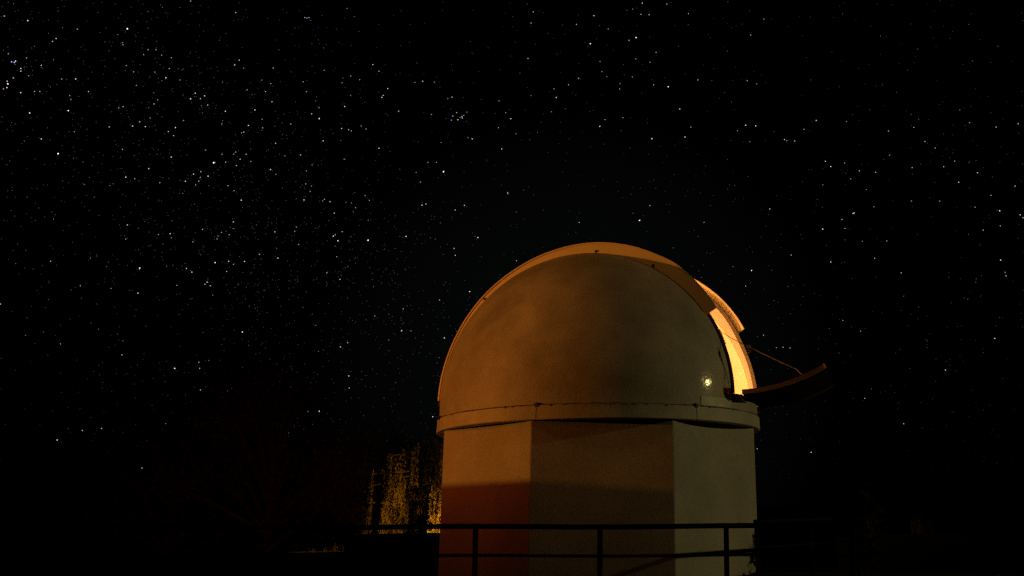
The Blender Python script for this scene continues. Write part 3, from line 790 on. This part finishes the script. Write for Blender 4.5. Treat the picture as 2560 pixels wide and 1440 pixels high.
for e in STARS.split():
    az, el, b, t = e.split(',')
    az, el = R(float(az)), R(float(el))
    sd.append((math.sin(az) * math.cos(el), math.cos(az) * math.cos(el), math.sin(el)))
    sb.append(float(b) * .95); scol.append(TINT[t])
NF = 115000
u = rng.uniform(-1, 1, NF); el = np.arcsin(rng.uniform(0.035, 1, NF)); az = u * math.pi
dirs = np.stack([np.sin(az) * np.cos(el), np.cos(az) * np.cos(el), np.sin(el)], 1)
# band of the galaxy: great circle through the two directions below
p1 = np.array([math.sin(R(-31)) * math.cos(R(20)), math.cos(R(-31)) * math.cos(R(20)), math.sin(R(20))])
p2 = np.array([math.sin(R(-15)) * math.cos(R(7)), math.cos(R(-15)) * math.cos(R(7)), math.sin(R(7))])
pole = np.cross(p1, p2); pole /= np.linalg.norm(pole)
dens = 0.17 + 0.83 * np.exp(-(np.arcsin(dirs @ pole) / R(8.5)) ** 2)
# patchy: sum of a few smooth waves
pat = sum(np.sin(dirs @ rng.normal(0, f_, 3) + rng.uniform(0, 6)) for f_ in (6, 11, 19, 31, 47)) / 5
dens *= np.clip(1 + 0.75 * pat, .15, 2)
keep = rng.uniform(0, 1.25, NF) < dens
dirs, el = dirs[keep], el[keep]
mag = 0.024 * rng.uniform(0.002, 1, len(dirs)) ** (-0.42)
mag = np.clip(mag, 0.02, 0.42)
ext = np.clip((np.degrees(el) - 1.5) / 8.0, 0, 1)
mag *= 0.15 + 0.85 * ext
names = ['w'] * 10 + ['b'] * 3 + ['r', 'o', 'o', 'v']
sd = np.concatenate([np.array(sd), dirs])
sb = np.concatenate([np.array(sb), mag])
scol = np.concatenate([np.array(scol), np.array([TINT[names[i]] for i in rng.integers(0, len(names), len(dirs))])])
SR_ = 900.0
rad = np.clip(0.21 + 0.30 * sb, 0.27, 0.72)
emi = np.where(sb > .38, 0.28 + 1.45 * sb ** 1.6, 3.3 * sb)
axis = np.array([[1,0,0],[-1,0,0],[0,1,0],[0,-1,0],[0,0,1],[0,0,-1]], float)
tri = np.array([[0,2,4],[2,1,4],[1,3,4],[3,0,4],[2,0,5],[1,2,5],[3,1,5],[0,3,5]])
ns = len(sd)
vs = (sd * SR_)[:, None, :] + axis[None] * rad[:, None, None]
fs = (tri[None] + (np.arange(ns) * 6)[:, None, None]).reshape(-1, 3)
me = bpy.data.meshes.new('stars')
me.vertices.add(ns * 6); me.vertices.foreach_set('co', vs.astype(np.float32).ravel())
me.loops.add(len(fs) * 3); me.loops.foreach_set('vertex_index', fs.astype(np.int32).ravel())
me.polygons.add(len(fs)); me.polygons.foreach_set('loop_start', np.arange(len(fs), dtype=np.int32) * 3)
ca = me.color_attributes.new('star_light', 'FLOAT_COLOR', 'POINT')
cc = np.ones((ns, 6, 4), np.float32)
cc[..., :3] = (scol * emi[:, None])[:, None, :]
ca.data.foreach_set('color', cc.ravel())
me.update()
ms = bpy.data.materials.new('starlight'); ms.use_nodes = True
ms.node_tree.nodes.clear()
o_ = ms.node_tree.nodes.new('ShaderNodeOutputMaterial')
e_ = ms.node_tree.nodes.new('ShaderNodeEmission')
a_ = ms.node_tree.nodes.new('ShaderNodeAttribute'); a_.attribute_name = 'star_light'
ms.node_tree.links.new(a_.outputs['Color'], e_.inputs['Color'])
ms.node_tree.links.new(e_.outputs['Emission'], o_.inputs['Surface'])
ms.cycles.emission_sampling = 'NONE'
me.materials.append(ms)
st_o = bpy.data.objects.new('stars', me)
C.objects.link(st_o)
tag(st_o, 'field of small white, blue and orange stars across the black sky', 'stars', kind='stuff')
